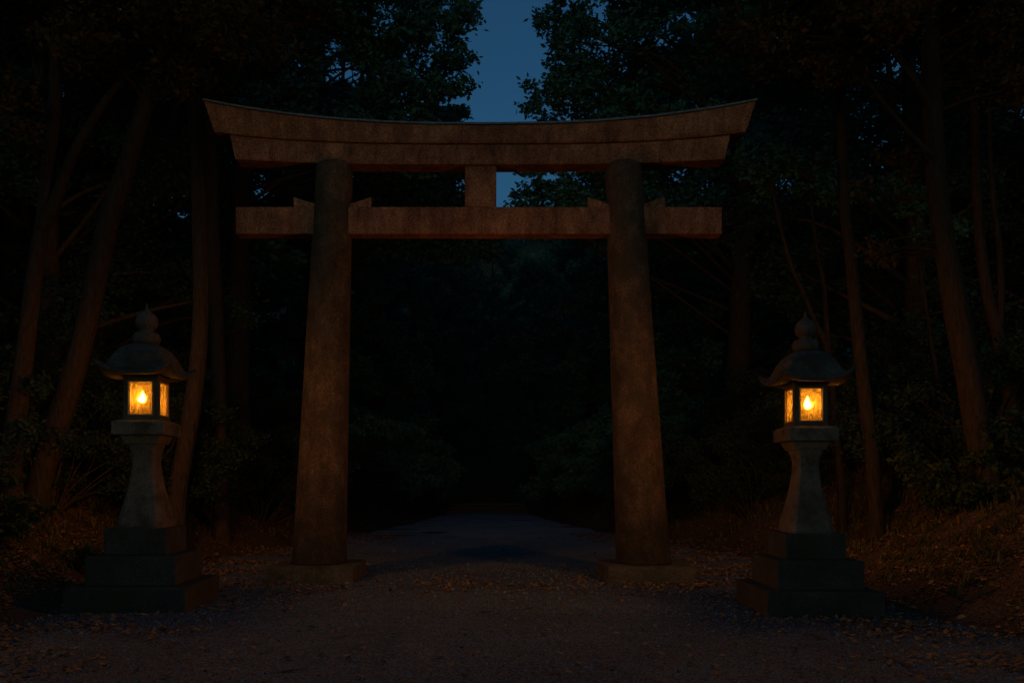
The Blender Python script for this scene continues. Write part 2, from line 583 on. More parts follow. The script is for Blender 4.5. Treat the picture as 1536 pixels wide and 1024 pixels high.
# ------------------------------------------------------------------ stone lanterns
def sq(h, z, c=0.0, y=None):
    """chamfered square ring, half width h"""
    if c <= 0: c = 0.001
    pts = []
    for sx, sy in ((1,-1),(1,1),(-1,1),(-1,-1)):
        if (sx, sy) == (1,-1): pts += [(h-c,-h,z),(h,-h+c,z)]
        if (sx, sy) == (1,1): pts += [(h,h-c,z),(h-c,h,z)]
        if (sx, sy) == (-1,1): pts += [(-h+c,h,z),(-h,h-c,z)]
        if (sx, sy) == (-1,-1): pts += [(-h,-h+c,z),(-h+c,-h,z)]
    return pts

def roof_mesh():
    """square roof: bulging cap, flared eaves, corners curling up"""
    bm = bmesh.new()
    n = 12                                    # points per side
    def ringpts(h, z, lift, bulge):
        pts = []
        for side in range(4):
            for k in range(n):
                t = -1 + 2*k/n
                a = abs(t)
                hh = h * (1 - bulge*(1 - a**2))
                zz = z + lift * a**3.2
                x, y = t*h, -hh
                c, s_ = [(1,0),(0,1),(-1,0),(0,-1)][side]
                pts.append((x*c - y*s_, x*s_ + y*c, zz))
        return pts
    rings = []
    for h, z, l, b in ((0.175, 2.701, 0, 0), (0.215, 2.701, 0.0, 0.0), (0.30, 2.69, 0.03, 0.0), (0.375, 2.678, 0.09, 0.02),
                       (0.425, 2.684, 0.135, 0.03), (0.435, 2.706, 0.145, 0.03), (0.412, 2.724, 0.13, 0.02),
                       (0.355, 2.746, 0.065, 0.0), (0.322, 2.79, 0.03, -0.02), (0.300, 2.86, 0.0, -0.06), (0.268, 2.935, 0, -0.10),
                       (0.222, 3.005, 0, -0.13), (0.165, 3.055, 0, -0.10), (0.10, 3.086, 0, 0)):
        rings.append(ringpts(h, z, l, b))
    loft(bm, rings)
    return bm

def make_lantern(loc, rz, scl, label, group, fx):
    t = empty('stone_lantern', loc, rz, label, 'stone lantern', group)
    t.scale = scl
    for h, z0, z1 in ((0.65, -0.12, 0.285), (0.49, 0.2853, 0.62), (0.345, 0.6203, 0.923)):
        bm = bmesh.new()
        box(bm, -h, h, -h, h, z0, z1, 0.02)
        bmesh.ops.subdivide_edges(bm, edges=[e for e in bm.edges if e.calc_length() > 0.4], cuts=8, use_grid_fill=True)
        for v in bm.verts:
            q = 0.009 * mn.noise(v.co * 4 + Vector((loc[0]*3, h*9, 0)))
            v.co += Vector((v.co.x, v.co.y, 0)).normalized() * q
            if z0 < v.co.z < z1 - 0.1 and False: pass
        bobj('plinth_step', bm, M['tier'], t)
    bm = bmesh.new()
    prof = [(0.255, 0.921), (0.258, 0.95), (0.250, 1.01), (0.228, 1.11), (0.202, 1.22), (0.176, 1.34), (0.153, 1.46), (0.136, 1.58),
            (0.127, 1.68), (0.126, 1.75), (0.133, 1.80), (0.150, 1.85), (0.163, 1.88), (0.166, 1.897)]
    loft(bm, [sq(h, z, h*0.24) for h, z in prof])
    bobj('shaft', bm, M['granite'], t)
    bm = bmesh.new()
    loft(bm, [sq(0.168, 1.898, .015), sq(0.182, 1.90, .015), sq(0.20, 1.935, .015), sq(0.222, 1.985, .015), sq(0.236, 1.998, .015), sq(0.284, 2.0, .010), sq(0.290, 2.01, .010), sq(0.290, 2.145, .010), sq(0.268, 2.167, .010), sq(0.25, 2.171, .010)])
    bobj('platform', bm, M['granite'], t)
    # fire box: four walls with a window opening each
    z0, z1 = 2.172, 2.70
    H = 0.192
    th = 0.036
    ww, wz0, wz1 = 0.143, 2.228, 2.630
    bm = bmesh.new()
    box(bm, -H-0.014, H+0.014, -H-0.014, H+0.014, z0, z0+0.028, 0.004)
    box(bm, -H-0.012, H+0.012, -H-0.012, H+0.012, z1-0.03, z1-0.002, 0.004)
    a0, a1 = z0+0.0285, z1-0.0305
    for sx in (-1, 1):
        for sy in (-1, 1):
            x0, x1 = sorted((sx*ww, sx*H)); y0, y1 = sorted((sy*ww, sy*H))
            # L-shaped corner post from two slabs
            ya, yb = sorted((sy*(H-th), sy*H))
            box(bm, x0, x1, ya, yb, a0, a1, 0.003)
            xa, xb = sorted((sx*(H-th), sx*H))
            yc, yd = sorted((sy*ww, sy*(H-th-0.0005)))
            box(bm, xa, xb, yc, yd, a0, a1, 0.003)
    for s in (-1, 1):
        ya, yb = sorted((s*(H-th), s*H))
        for (c0, c1) in ((a0, wz0), (wz1, a1)):
            box(bm, -ww+0.0005, ww-0.0005, ya+0.001, yb-0.001, c0, c1)
            box(bm, ya+0.001, yb-0.001, -ww+0.0005, ww-0.0005, c0, c1)
    fb = bobj('fire_box', bm, M['box'], t)
    for k in range(4):
        rot = Matrix.Rotation(k*math.pi/2, 4, 'Z')
        bm = bmesh.new()
        fw = 0.016
        yo0, yo1 = -H-0.006, -H+0.022
        box(bm, -ww, -ww+fw, yo0, yo1, wz0, wz1, 0.002)
        box(bm, ww-fw, ww, yo0, yo1, wz0, wz1, 0.002)
        box(bm, -ww+fw+.0003, ww-fw-.0003, yo0, yo1, wz0, wz0+fw, 0.002)
        box(bm, -ww+fw+.0003, ww-fw-.0003, yo0, yo1, wz1-fw, wz1, 0.002)
        # second, inner reveal strip
        box(bm, -ww+fw+.0005, -ww+fw+0.008, yo1-0.008, yo1+0.018, wz0+fw, wz1-fw)
        box(bm, ww-fw-0.008, ww-fw-.0005, yo1-0.008, yo1+0.018, wz0+fw, wz1-fw)
        bmesh.ops.transform(bm, matrix=rot, verts=bm.verts)
        wf = bobj('window_frame', bm, M['wood'], fb)
        bm = bmesh.new()
        y = -H + 0.010
        box(bm, -ww+fw+.0005, ww-fw-.0005, y, y+0.003, wz0+fw+.0005, wz1-fw-.0005)
        bmesh.ops.transform(bm, matrix=rot, verts=bm.verts)
        bobj('pane', bm, M['pane'], fb)
    bobj('roof', roof_mesh(), M['granite_d'], t, True)
    bm = bmesh.new()
    lathe(bm, [(0.11, 3.079), (0.138, 3.095), (0.150, 3.13), (0.148, 3.17), (0.125, 3.215), (0.075, 3.225), (0.07, 3.25), (0.09, 3.265),
               (0.115, 3.295), (0.124, 3.34), (0.118, 3.39), (0.09, 3.435), (0.055, 3.462), (0.035, 3.48), (0.018, 3.51), (0.008, 3.56), (0.002, 3.58)], 28)
    bobj('finial', bm, M['granite_d'], t, True)
    bm = bmesh.new()
    lathe(bm, [(0.05, z0+0.029), (0.052, z0+0.036), (0.008, z0+0.042), (0.006, z0+0.175), (0.026, z0+0.185), (0.030, z0+0.200), (0.004, z0+0.202)], 16)
    bmesh.ops.translate(bm, verts=bm.verts, vec=(fx, -0.075, 0))
    bobj('lamp_stand', bm, M['iron'], t, True)
    bm = bmesh.new()
    f0 = z0 + 0.198
    lathe(bm, [(0.004, f0), (0.034, f0+0.008), (0.056, f0+0.038), (0.060, f0+0.068), (0.046, f0+0.105), (0.022, f0+0.145), (0.003, f0+0.180)], 16)
    for v_ in bm.verts:                                     # flicker
        q_ = (v_.co.z - f0) / 0.18
        v_.co.x += 0.012*q_*q_*(1 if fx < 0 else -1) + 0.006*math.sin(v_.co.z*60 + fx*90)
        v_.co.z = f0 + (v_.co.z - f0) * (0.92 if fx < 0 else 1.0)
    bmesh.ops.translate(bm, verts=bm.verts, vec=(fx, -0.075, 0))
    bobj('flame', bm, M['flame'], t, True)
    ld = bpy.data.lights.new('lantern_light', 'POINT')
    ld.energy = LAMP_POWER
    ld.shadow_soft_size = 0.18
    ld.color = (1.0, 0.50, 0.11)
    ld.use_nodes = True
    ln = ld.node_tree
    em = ln.nodes['Emission']
    fo = ln.nodes.new('ShaderNodeLightFalloff')
    fo.inputs['Strength'].default_value = 1.0
    fo.inputs['Smooth'].default_value = LAMP_SMOOTH
    ln.links.new(fo.outputs['Quadratic'], em.inputs['Strength'])
    lo = bpy.data.objects.new('lantern_light', ld)
    COL.objects.link(lo)
    lo.parent = t
    lo.location = (0, 0, 2.43)
    fd = bpy.data.lights.new('flame_light', 'POINT')
    fd.energy = 1.7
    fd.shadow_soft_size = 0.03
    fd.color = (1.0, 0.56, 0.12)
    fl_ = bpy.data.objects.new('flame_light', fd)
    COL.objects.link(fl_)
    fl_.parent = t
    fl_.location = (fx, -0.075, 2.445)
    return t

LG = 'stone lanterns flanking the path'
make_lantern((-4.25, 9.87, 0), R(3), (1.07, 1.07, 1.045), 'lit stone lantern at left, its stepped plinth set into the left bank', LG, -0.028)
make_lantern((3.78, 9.55, 0), R(-2), (1, 1, 1), 'lit stone lantern at right, standing in front of the slim leaning trunks', LG, 0.004)

# ------------------------------------------------------------------ foliage tools
def leaf_quads(P, size, up=0.3, aspect=0.5, jit=0.35):
    """rhombic leaves at points P"""
    n = len(P)
    d = rng.normal(size=(n, 3)); d[:, 2] *= 0.6
    d /= np.linalg.norm(d, axis=1)[:, None] + 1e-9
    q = rng.normal(size=(n, 3)); q[:, 2] += 0.0
    s = np.cross(d, q); s /= np.linalg.norm(s, axis=1)[:, None] + 1e-9
    L = size * (1 + jit*rng.normal(size=(n, 1))).clip(0.4, 1.8)
    a = P
    b = P + d*L*0.5 + s*L*aspect*0.5
    c = P + d*L
    e = P + d*L*0.5 - s*L*aspect*0.5
    return np.stack([a, b, c, e], axis=1).reshape(-1, 3)

def clump_points(centers, radii, n, flat=0.7, sub=9):
    """points in sub-sprays inside each clump: uneven, with gaps"""
    centers = np.asarray(centers, float); radii = np.asarray(radii, float)
    wgt = radii**2.2; wgt /= wgt.sum()
    out = []
    for c, r, k in zip(centers, radii, (wgt*n).astype(int)+4):
        d = rng.normal(size=(sub, 3)); d /= np.linalg.norm(d, axis=1)[:, None]
        sc_ = c + d * (r * rng.uniform(0.35, 1.0, size=(sub, 1))) * np.array([1, 1, flat])
        sr = r * rng.uniform(0.22, 0.5, size=sub)
        idx = rng.integers(0, sub, size=k)
        g = rng.normal(size=(k, 3)) * 0.5
        out.append(sc_[idx] + g * sr[idx][:, None] * np.array([1, 1, 0.62]))
    return np.concatenate(out)

def crown_obj(name, centers, radii, n, size, mat, parent, flat=0.7, sub=9):
    P = clump_points(centers, radii, n, flat, sub)
    V = leaf_quads(P, size)
    return link(name, raw_mesh(name, V, len(V)//4, 4), parent, mat)

def limb_to(bm, a, b, r0, r1, sag=0.12, seed=0):
    a, b = Vector(a), Vector(b)
    L = (b-a).length
    mid = (a+b)/2 + Vector((random.uniform(-1,1), random.uniform(-1,1), random.uniform(-.3,1.0))) * L * sag
    p, r = smooth_path([a, mid, b], [r0, (r0+r1)/2, r1], 4)
    tube(bm, p, r, 6)

def along(pts, z):
    for a, b in zip(pts[:-1], pts[1:]):
        if a[2] <= z <= b[2]:
            t = (z-a[2])/max(1e-6, b[2]-a[2])
            return Vector(a).lerp(Vector(b), t)
    return Vector(pts[-1])

def tree_parts(root, H, Rc, zb, r0, nclump, nleaf, size, barkm, leafm, seed, lean=(0,0), rad=(0.16, 0.30)):
    random.seed(seed)
    global rng
    rng = np.random.default_rng(seed)
    pts = []
    for k in range(9):
        t = k/8
        pts.append(Vector((lean[0]*t*t + 0.25*math.sin(t*4+seed), lean[1]*t*t + 0.25*math.cos(t*3+seed), -0.5 + t*(H*0.92+0.5))))
    p, r = smooth_path(pts, [r0*(1.25 if k == 0 else 1)*(1-0.85*k/8) for k in range(9)], 3)
    bm = bmesh.new()
    tube(bm, p, r, 12, 0.18, seed)
    cs, rs = [], []
    for k in range(nclump):
        t = (k+0.5)/nclump
        z = zb + (H-zb)*t
        env = Rc * math.sin(math.pi*min(1, 0.18+0.80*t))**0.6
        a = k*2.399 + random.uniform(-.4, .4)
        rr = env*math.sqrt(random.uniform(0.08, 1.0))
        c0 = along(pts, z)
        c = Vector((c0.x + rr*math.cos(a), c0.y + rr*math.sin(a), z + random.uniform(-.6, .6)))
        cs.append(c); rs.append(Rc*random.uniform(*rad))
        st_ = along(pts, max(zb*0.8, z - rr*0.5))
        limb_to(bm, st_, c, r0*0.28*(1.1-t), 0.02)
    o = bobj('trunk', bm, barkm, root, True)
    crown_obj('crown', cs, rs, nleaf, size, leafm, root, 0.75)

def copy_thing(root, loc, rz, scl, label):
    r = root.copy(); COL.objects.link(r)
    r.location = loc; r.rotation_euler = (0, 0, rz); r.scale = scl
    r['label'] = label
    for ch in root.children:
        c = ch.copy(); COL.objects.link(c); c.parent = r
    return r

# ------------------------------------------------------------------ the two tall trees that frame the strip of sky
def framing_tree(loc, H, r0, clumps, label, seed, nleaf, size):
    """clumps: (x, z, y offset, radius) placed where the crown spreads"""
    global rng
    random.seed(seed); rng = np.random.default_rng(seed)
    root = empty('tall_tree', loc, 0, label, 'tree', 'tall trees framing the sky beyond the gate')
    pts = [Vector((0.3*math.sin(k*0.9+seed)*k/8, 0.3*math.cos(k*0.8)*k/8, -0.5 + k/8*(H+0.5))) for k in range(9)]
    p, r = smooth_path(pts, [r0*(1-0.8*k/8) for k in range(9)], 3)
    bm = bmesh.new()
    tube(bm, p, r, 12, 0.15, seed)
    cs, rs = [], []
    for (X, Z, dY, rad) in clumps:
        c = Vector((X-loc[0], dY, Z-loc[2]))
        cs.append(c); rs.append(rad)
        if len(cs) % 3 == 0: limb_to(bm, along(pts, max(3, c.z - 0.55*math.hypot(c.x, c.y))), c, 0.07, 0.012, 0.2)
    bobj('trunk', bm, M['bark_d'], root, True)
    crown_obj('crown', cs, rs, nleaf, size, M['leaf_far'], root, 0.8, 11)
    return root

def rows(edge_pts, side, Y, base_x, seed, far=7.5):
    """crown clumps hugging an outline (list of sight-line x,y) and filling back to the tree"""
    random.seed(seed)
    s = 1195.0/Y
    out = []
    for (x, y, r) in edge_pts:
        X, Z = (x-735)/s, EYE+(725-y)/s
        k = 0
        XX = X + side*r*1.02
        while abs(XX - X) < far:
            out.append((XX, Z + random.uniform(-.3, .3) + 0.05*k, random.uniform(-1.2, 1.2) + (0.0 if k == 0 else random.uniform(-1.5, 1.5)), r*(1 if k == 0 else random.uniform(1.0, 1.4))))
            XX += side*r*random.uniform(1.1, 1.5)
            k += 1
    return out

left_edge = [(712, -170, 1.1), (716, -110, 1.0), (722, -50, 1.0), (716, -8, .8), (720, 28, .75), (717, 62, .65), (718, 92, .5), (684, 122, .55), (664, 150, .7), (650, 185, .8), (660, 215, .8)]
lowl = [(682, 168, .45), (706, 186, .5), (712, 215, .6), (722, 245, .6), (735, 275, .6), (742, 305, .7), (752, 335, .8), (760, 370, .9)]
right_edge = [(785, -170, 1.1), (790, -110, 1.0), (786, -50, .9), (792, -10, .6), (795, 20, .5), (800, 50, .45), (818, 72, .5), (822, 95, .5), (806, 112, .45), (782, 132, .42), (775, 155, .42), (790, 180, .5), (800, 205, .6), (790, 235, .5), (772, 262, .45), (762, 285, .5), (754, 308, .5), (746, 335, .7)]
framing_tree((-7.6, 24, gz(-7.6, 24)), 22, 0.42, rows(left_edge, -1, 24, -7.6, 3, 8.5), 'tall dark tree whose crown edges the left side of the strip of sky', 11, 100000, 0.16)
framing_tree((7.8, 25, gz(7.8, 25)), 23, 0.42, rows(right_edge, 1, 25, 7.8, 4, 8.5), 'tall dark tree whose crown edges the right side of the strip of sky', 12, 105000, 0.16)
framing_tree((-7.5, 34, gz(-7.5, 34)), 24, 0.38, rows(lowl, -1, 34, -7.5, 5, 9.0), 'tree behind the left framing tree, its crown showing just above the gate lintel', 13, 100000, 0.19)

# ------------------------------------------------------------------ forest rows behind
protos = []
for k, (H, Rc, zb, n) in enumerate(((19, 4.7, 2.5, 54), (22, 4.4, 5.0, 54), (15, 4.8, 1.5, 46))):
    r = empty('forest_tree', (0, 0, 0), 0, 'x', 'tree')
    tree_parts(r, H, Rc, zb, 0.30, n, 46000, 0.19, M['bark_d'], M['leaf_far'], 40+k, (0.8, 0.3))
    protos.append(r)
r = empty('forest_tree', (0, 0, 0), 0, 'x', 'tree')
tree_parts(r, 18, 4.6, 3.0, 0.26, 56, 110000, 0.10, M['bark_d'], M['leaf_mid'], 47, (0.5, 0.3))
protos.append(r)
random.seed(21)
LL = 'dark evergreen tree in the unlit forest to the left of the path'
RL = 'dark evergreen tree in the unlit forest to the right of the path'
CL = 'dark tree closing off the far end of the path beyond the steps'
spots = []
for (x, y) in ((-9.5,17),(-13.5,19),(-18,17),(-11.5,23.5),(-16,25),(-22,22),(-9.5,29.5),(-14,32),(-20,31),(-27,28),(-8.5,40),(-13,42),(-19,40),(-14,15),(-22,14),(-6.5,47),(-10,52),(-12,36),(-15.5,28),(-11.5,19.5)):
    spots.append((x, y, LL, 'forest trees left of the path'))
for (x, y) in ((9.8,17.5),(14,19),(19,17),(12,24),(17,26),(23,22),(9.5,31),(14,33),(20,31),(27,28),(8.5,41),(13,42),(19,41),(15,14.5),(23,14),(6.5,48),(10,53)):
    spots.append((x, y, RL, 'forest trees right of the path'))
for (x, y) in ((-3.6,56),(3.4,57),(0.3,66),(-6,64),(6,65),(-11,70),(11,70),(-2.5,75)):
    spots.append((x, y, CL, 'trees at the far end of the path'))
first = [True]*4
for i, (x, y, lab, grp) in enumerate(spots):
    k = (i*2 + (i//5)) % 3
    if y < 24.5: k = 3
    x += random.uniform(-.5, .5); y += random.uniform(-.8, .8)
    s = random.uniform(0.85, 1.1)
    if lab == CL: s *= 0.95
    rz = random.uniform(0, 6.28)
    if first[k]:
        first[k] = False
        o = protos[k]; o.location = (x, y, gz(x, y)); o.rotation_euler = (0, 0, rz); o.scale = (s,)*3
        o['label'] = lab
    else:
        o = copy_thing(protos[k], (x, y, gz(x, y)), rz, (s,)*3, lab)
    o['group'] = grp

# a far wood behind everything, so the hollow reads closed
rng = np.random.default_rng(5)
cs, rs = [], []
for k in range(330):
    a = rng.uniform(-1, 1)
    x = a*75; y = 84 + rng.uniform(-3, 6) - 42*a*a
    cs.append((x, y, climb(y)*0.6 + rng.uniform(0, 1)*(16 if abs(x) < 5 else 22))); rs.append(rng.uniform(2.5, 4.2))
for k in range(150):
    a = R(rng.uniform(50, 130)); r_ = rng.uniform(98, 108)
    cs.append((r_*math.cos(a), 6 + r_*math.sin(a), 30 + climb(95) + rng.uniform(-4, 2))); rs.append(rng.uniform(1.6, 3.2))
o = crown_obj('distant_wood', cs, rs, 120000, 0.55, M['leaf_far'], None)
tag(o, 'far wood closing the view behind the forest trees', 'wood', None, 'stuff')

# ------------------------------------------------------------------ near trees with traced trunks
def near_tree(name, label, trunks, clumps, nleaf, size, leafm, barkm, seed, group=None, wob=0.12, extra=None):
    global rng
    random.seed(seed); rng = np.random.default_rng(seed)
    base = Vector(trunks[0][0][0])
    base.z = gz(base.x, base.y)
    root = empty(name, base, 0, label, 'tree', group)
    bm = bmesh.new()
    tips = []
    for pts, rads in trunks:
        pp = [Vector(p)-base for p in pts]
        p, r = smooth_path(pp, rads, 5)
        tube(bm, p, r, 14, wob, seed)
        tips += p[len(p)//2:]
    cs, rs = [], []
    for (c, rad) in clumps:
        c = Vector(c) - base
        cs.append(c); rs.append(rad)
        a = min(tips, key=lambda q: (q-c).length + (0.8 if q.z > c.z else 0))
        limb_to(bm, a, c, 0.035, 0.008, 0.1)
    bobj('trunk', bm, barkm, root, True)
    if clumps:
        crown_obj('crown', cs, rs, nleaf, size, leafm, root, 0.5, 12)
    return root

def trk(pix, Y, w0, w1, dY=0.0, root_z=None):
    """trunk sketched as directions at depth Y; widths in metres"""
    out = []
    n = len(pix)
    for k, (x, y) in enumerate(pix):
        out.append(px(x, y, Y + dY*k/(n-1)))
    rads = [w0 + (w1-w0)*k/(n-1) for k in range(n)]
    b = out[0]
    g = gz(b.x, b.y)
    if b.z > g - 0.2:                      # carry it down into the soil
        d = (out[0]-out[1]).normalized()
        foot = Vector((b.x + d.x*0.3, b.y, g-0.35))
        out = [foot] + out; rads = [w0*1.5] + rads
    return out, rads

def spray(xr, yr, Yr, n, r):
    out = []
    for _ in range(n):
        out.append((px(random.uniform(*xr), random.uniform(*yr), random.uniform(*Yr)), random.uniform(*r)))
    return out

random.seed(31)
T = []
cl = spray((60, 460), (-160, 60), (11, 14), 44, (.5, .9)) + spray((230, 400), (60, 150), (12, 14), 9, (.3, .55)) + spray((-40, 230), (-100, 130), (12.5, 15), 14, (.5, .8))
near_tree('leaning_tree', 'leaning tree just left of the left lantern, its long trunk tilting toward the gate',
          [trk([(58, 728), (86, 640), (112, 555), (140, 440), (164, 328), (190, 250), (214, 170), (236, 100), (262, 10), (290, -90)], 12.2, 0.185, 0.10, 0.6)],
          cl, 30000, 0.085, M['leaf_near'], M['bark'], 51)
cl = spray((-90, 150), (-180, 40), (11, 13.5), 26, (.5, .9)) + spray((-20, 45), (120, 210), (10.8, 12), 6, (.25, .4))
near_tree('forked_tree', 'forked tree near the left edge, one arm arching right and one rising straight',
          [trk([(18, 700), (26, 610), (36, 540), (50, 430), (64, 335), (73, 250), (82, 165), (84, 60), (92, -60)], 12.0, 0.15, 0.07, 0.4),
           ([px(x, y, 12.15 + 0.05*k) for k, (x, y) in enumerate([(62, 345), (80, 310), (98, 262), (112, 228), (142, 176), (182, 122), (222, 98), (262, 84)])], [0.10, .09, .08, .075, .065, .05, .035, .02])],
          cl, 20000, 0.085, M['leaf_near'], M['bark'], 52)
near_tree('shaded_tree', 'dim tree trunk rising behind the right side of the left lantern',
          [trk([(264, 752), (276, 680), (290, 600), (300, 500), (300, 380), (296, 260), (290, 120), (292, -40)], 14.2, 0.17, 0.11, 0.5)],
          spray((200, 420), (-120, 40), (14, 16), 16, (.6, 1.0)), 14000, 0.11, M['leaf_mid'], M['bark_d'], 53)
near_tree('straight_tree', 'straight dark tree trunk standing between the left lantern and the gate',
          [trk([(332, 770), (330, 640), (325, 480), (318, 300), (312, 100), (310, -60)], 17.5, 0.16, 0.11, 0.3)],
          spray((240, 420), (-120, 20), (17, 19), 14, (.8, 1.2)), 14000, 0.12, M['leaf_mid'], M['bark_d'], 54)
# right side
cl = spray((1180, 1560), (-180, 30), (10.5, 14), 44, (.5, .9)) + spray((1090, 1280), (40, 110), (11.5, 14), 18, (.3, .55)) + \
     spray((1290, 1390), (235, 300), (11.8, 12.6), 7, (.18, .30)) + spray((1310, 1370), (345, 390), (11.8, 12.4), 5, (.16, .26)) + spray((1440, 1560), (60, 160), (11, 12.5), 7, (.3, .5))
near_tree('leaning_tree', 'thickest tree on the right, its rough trunk leaning left above the right bank',
          [trk([(1492, 775), (1482, 720), (1466, 650), (1452, 560), (1436, 470), (1419, 380), (1407, 300), (1400, 210), (1397, 110), (1394, 0), (1392, -110)], 11.6, 0.19, 0.125, 0.6),
           ([px(x, y, 12.0 - 0.05*k) for k, (x, y) in enumerate([(1396, 165), (1374, 125), (1352, 92), (1322, 56), (1290, 30), (1255, 12), (1215, -8)])], [0.07, .055, .047, .04, .033, .026, .015]),
           ([px(x, y, 11.9 - 0.03*k) for k, (x, y) in enumerate([(1402, 235), (1370, 205), (1335, 165), (1300, 118), (1275, 60)])], [0.05, .03, .026, .02, .012])],
          cl, 34000, 0.085, M['leaf_near'], M['bark'], 61, wob=0.14)
near_tree('forked_tree', 'slender forked tree near the right edge behind the thickest trunk',
          [trk([(1535, 720), (1525, 670), (1511, 575), (1497, 500), (1482, 445), (1472, 380), (1466, 300), (1462, 180), (1455, 40), (1452, -60)], 13.4, 0.12, 0.06, 0.4),
           ([px(x, y, 13.5) for (x, y) in [(1498, 505), (1502, 440), (1499, 370), (1490, 300), (1484, 200), (1488, 80)]], [0.065, .055, .05, .045, .035, .02])],
          spray((1400, 1600), (-140, 40), (13, 15), 16, (.5, .9)), 12000, 0.10, M['leaf_near'], M['bark'], 62)
near_tree('slim_tree', 'slim straight trunk just right of the right lantern roof',
          [trk([(1313, 760), (1308, 690), (1300, 620), (1291, 540), (1283, 460), (1275, 380), (1266, 300), (1262, 180), (1260, 60), (1255, -60)], 13.0, 0.12, 0.07, 0.4)],
          spray((1180, 1340), (-100, 60), (13, 15), 14, (.5, .9)), 12000, 0.10, M['leaf_near'], M['bark'], 63)
near_tree('thin_tree', 'two thin stems crossing behind the finial of the right lantern',
          [trk([(1262, 740), (1254, 640), (1246, 560), (1240, 520), (1222, 480), (1203, 435), (1186, 395), (1172, 345), (1160, 290)], 14.5, 0.065, 0.03, 0.3),
           ([px(x, y, 14.6) for (x, y) in [(1244, 545), (1240, 490), (1236, 430), (1226, 380), (1218, 320), (1215, 250)]], [0.05, .045, .04, .035, .03, .02])],
          spray((1120, 1250), (180, 300), (14.5, 15.5), 10, (.4, .7)), 7000, 0.10, M['leaf_far'], M['bark'], 64)
near_tree('sapling', 'faint thin sapling between the right lantern and the thickest trunk',
          [trk([(1428, 735), (1418, 640), (1409, 580), (1398, 520), (1391, 470), (1380, 400), (1372, 330)], 15.0, 0.05, 0.025, 0.2)],
          spray((1340, 1410), (280, 360), (14.8, 15.4), 6, (.35, .6)), 4000, 0.10, M['leaf_far'], M['bark'], 65)

# ------------------------------------------------------------------ shrubs
def shrub_parts(root, rad, h, ncl, nleaf, size, leafm, seed):
    global rng
    random.seed(seed); rng = np.random.default_rng(seed)
    bm = bmesh.new(); cs = []; rs = []
    for k in range(ncl):
        a = random.uniform(0, 6.28); q = rad*math.sqrt(random.random())
        c = Vector((q*math.cos(a), q*math.sin(a), h*random.uniform(.15, 1)*(1-0.35*q/rad)))
        cs.append(c); rs.append(rad*random.uniform(.22, .4))
        limb_to(bm, (random.uniform(-.1,.1), random.uniform(-.1,.1), -0.2), c, 0.02, 0.006, .15)
    bobj('stem', bm, M['bark_d'], root, True)
    crown_obj('foliage', cs, rs, nleaf, size, leafm, root, .6)

sp = []
for k in range(2):
    r = empty('forest_shrub', (0, 0, 0), 0, 'x', 'shrub')
    shrub_parts(r, 1.6, 2.4 + .8*k, 30, 26000, 0.065, M['under'], 70+k)
    sp.append(r)
r = empty('forest_shrub', (0, 0, 0), 0, 'x', 'shrub')
shrub_parts(r, 1.8, 3.0, 30, 22000, 0.11, M['leaf_far'], 73)
sp.append(r)
random.seed(77)
fs = [True]*3
sspots = []
for y in (13.5, 16, 18.5, 21, 24, 27, 30, 34, 38, 43):
    for s in (-1, 1):
        for q in (1.6, 4.2):
            sspots.append((s*(edge(y) + q + random.uniform(-.4, .8)), y + random.uniform(-.8, .8), s))
for i, (x, y, s) in enumerate(sspots):
    k = i % 2 if y < 28.5 else 2
    if s > 0 and y < 17: x += 1.6
    lab = 'dark shrub in the undergrowth along the left side of the path' if s < 0 else 'dark shrub in the undergrowth along the right side of the path'
    grp = 'undergrowth shrubs left of the path' if s < 0 else 'undergrowth shrubs right of the path'
    scl = (random.uniform(.85, 1.2),)*3
    if fs[k]:
        fs[k] = False
        o = sp[k]; o.location = (x, y, gz(x, y)-.05); o.scale = scl; o['label'] = lab
    else:
        o = copy_thing(sp[k], (x, y, gz(x, y)-.05), random.uniform(0, 6.28), scl, lab)
    o['group'] = grp

def bush(label, x, y, rad, h, n, size, seed):
    r = empty('leafy_bush', (x, y, gz(x, y)-.03), 0, label, 'bush')
    shrub_parts(r, rad, h, 16, n, size, M['shrub'], seed)
bush('green leafy bush spreading left of the base of the thickest right trunk', 6.75, 11.6, 0.75, 1.05, 5000, 0.075, 81)
bush('low leafy bush at the left edge of the picture below the forked trunk', -6.5, 10.4, 0.7, 0.7, 4500, 0.07, 82)
bush('leafy bush on the bank right behind the left lantern shaft', -5.5, 11.6, 0.7, 0.6, 4500, 0.07, 83)
bush('small leafy bush at the right edge beside the forked trunk', 8.0, 12.4, 0.6, 0.8, 3500, 0.075, 84)

# ------------------------------------------------------------------ bank grass, litter, gravel
rng = np.random.default_rng(91)
random.seed(91)
def scatter(n, xr, yr, keep):
    out = []
    while len(out) < n:
        x = random.uniform(*xr); y = yr[0] + (yr[1]-yr[0]) * random.random()**1.3
        if random.random() < keep(x, y): out.append((x, y))
    return out

def clear(x, y):
    return not ((abs(x+4.25) < .74 and abs(y-9.87) < .74) or (abs(x-3.78) < .66 and abs(y-9.55) < .66) or
                (abs(x-TX-2.59) < .66 and abs(y-TY) < .65) or (abs(x-TX+2.555) < .66 and abs(y-TY) < .65))

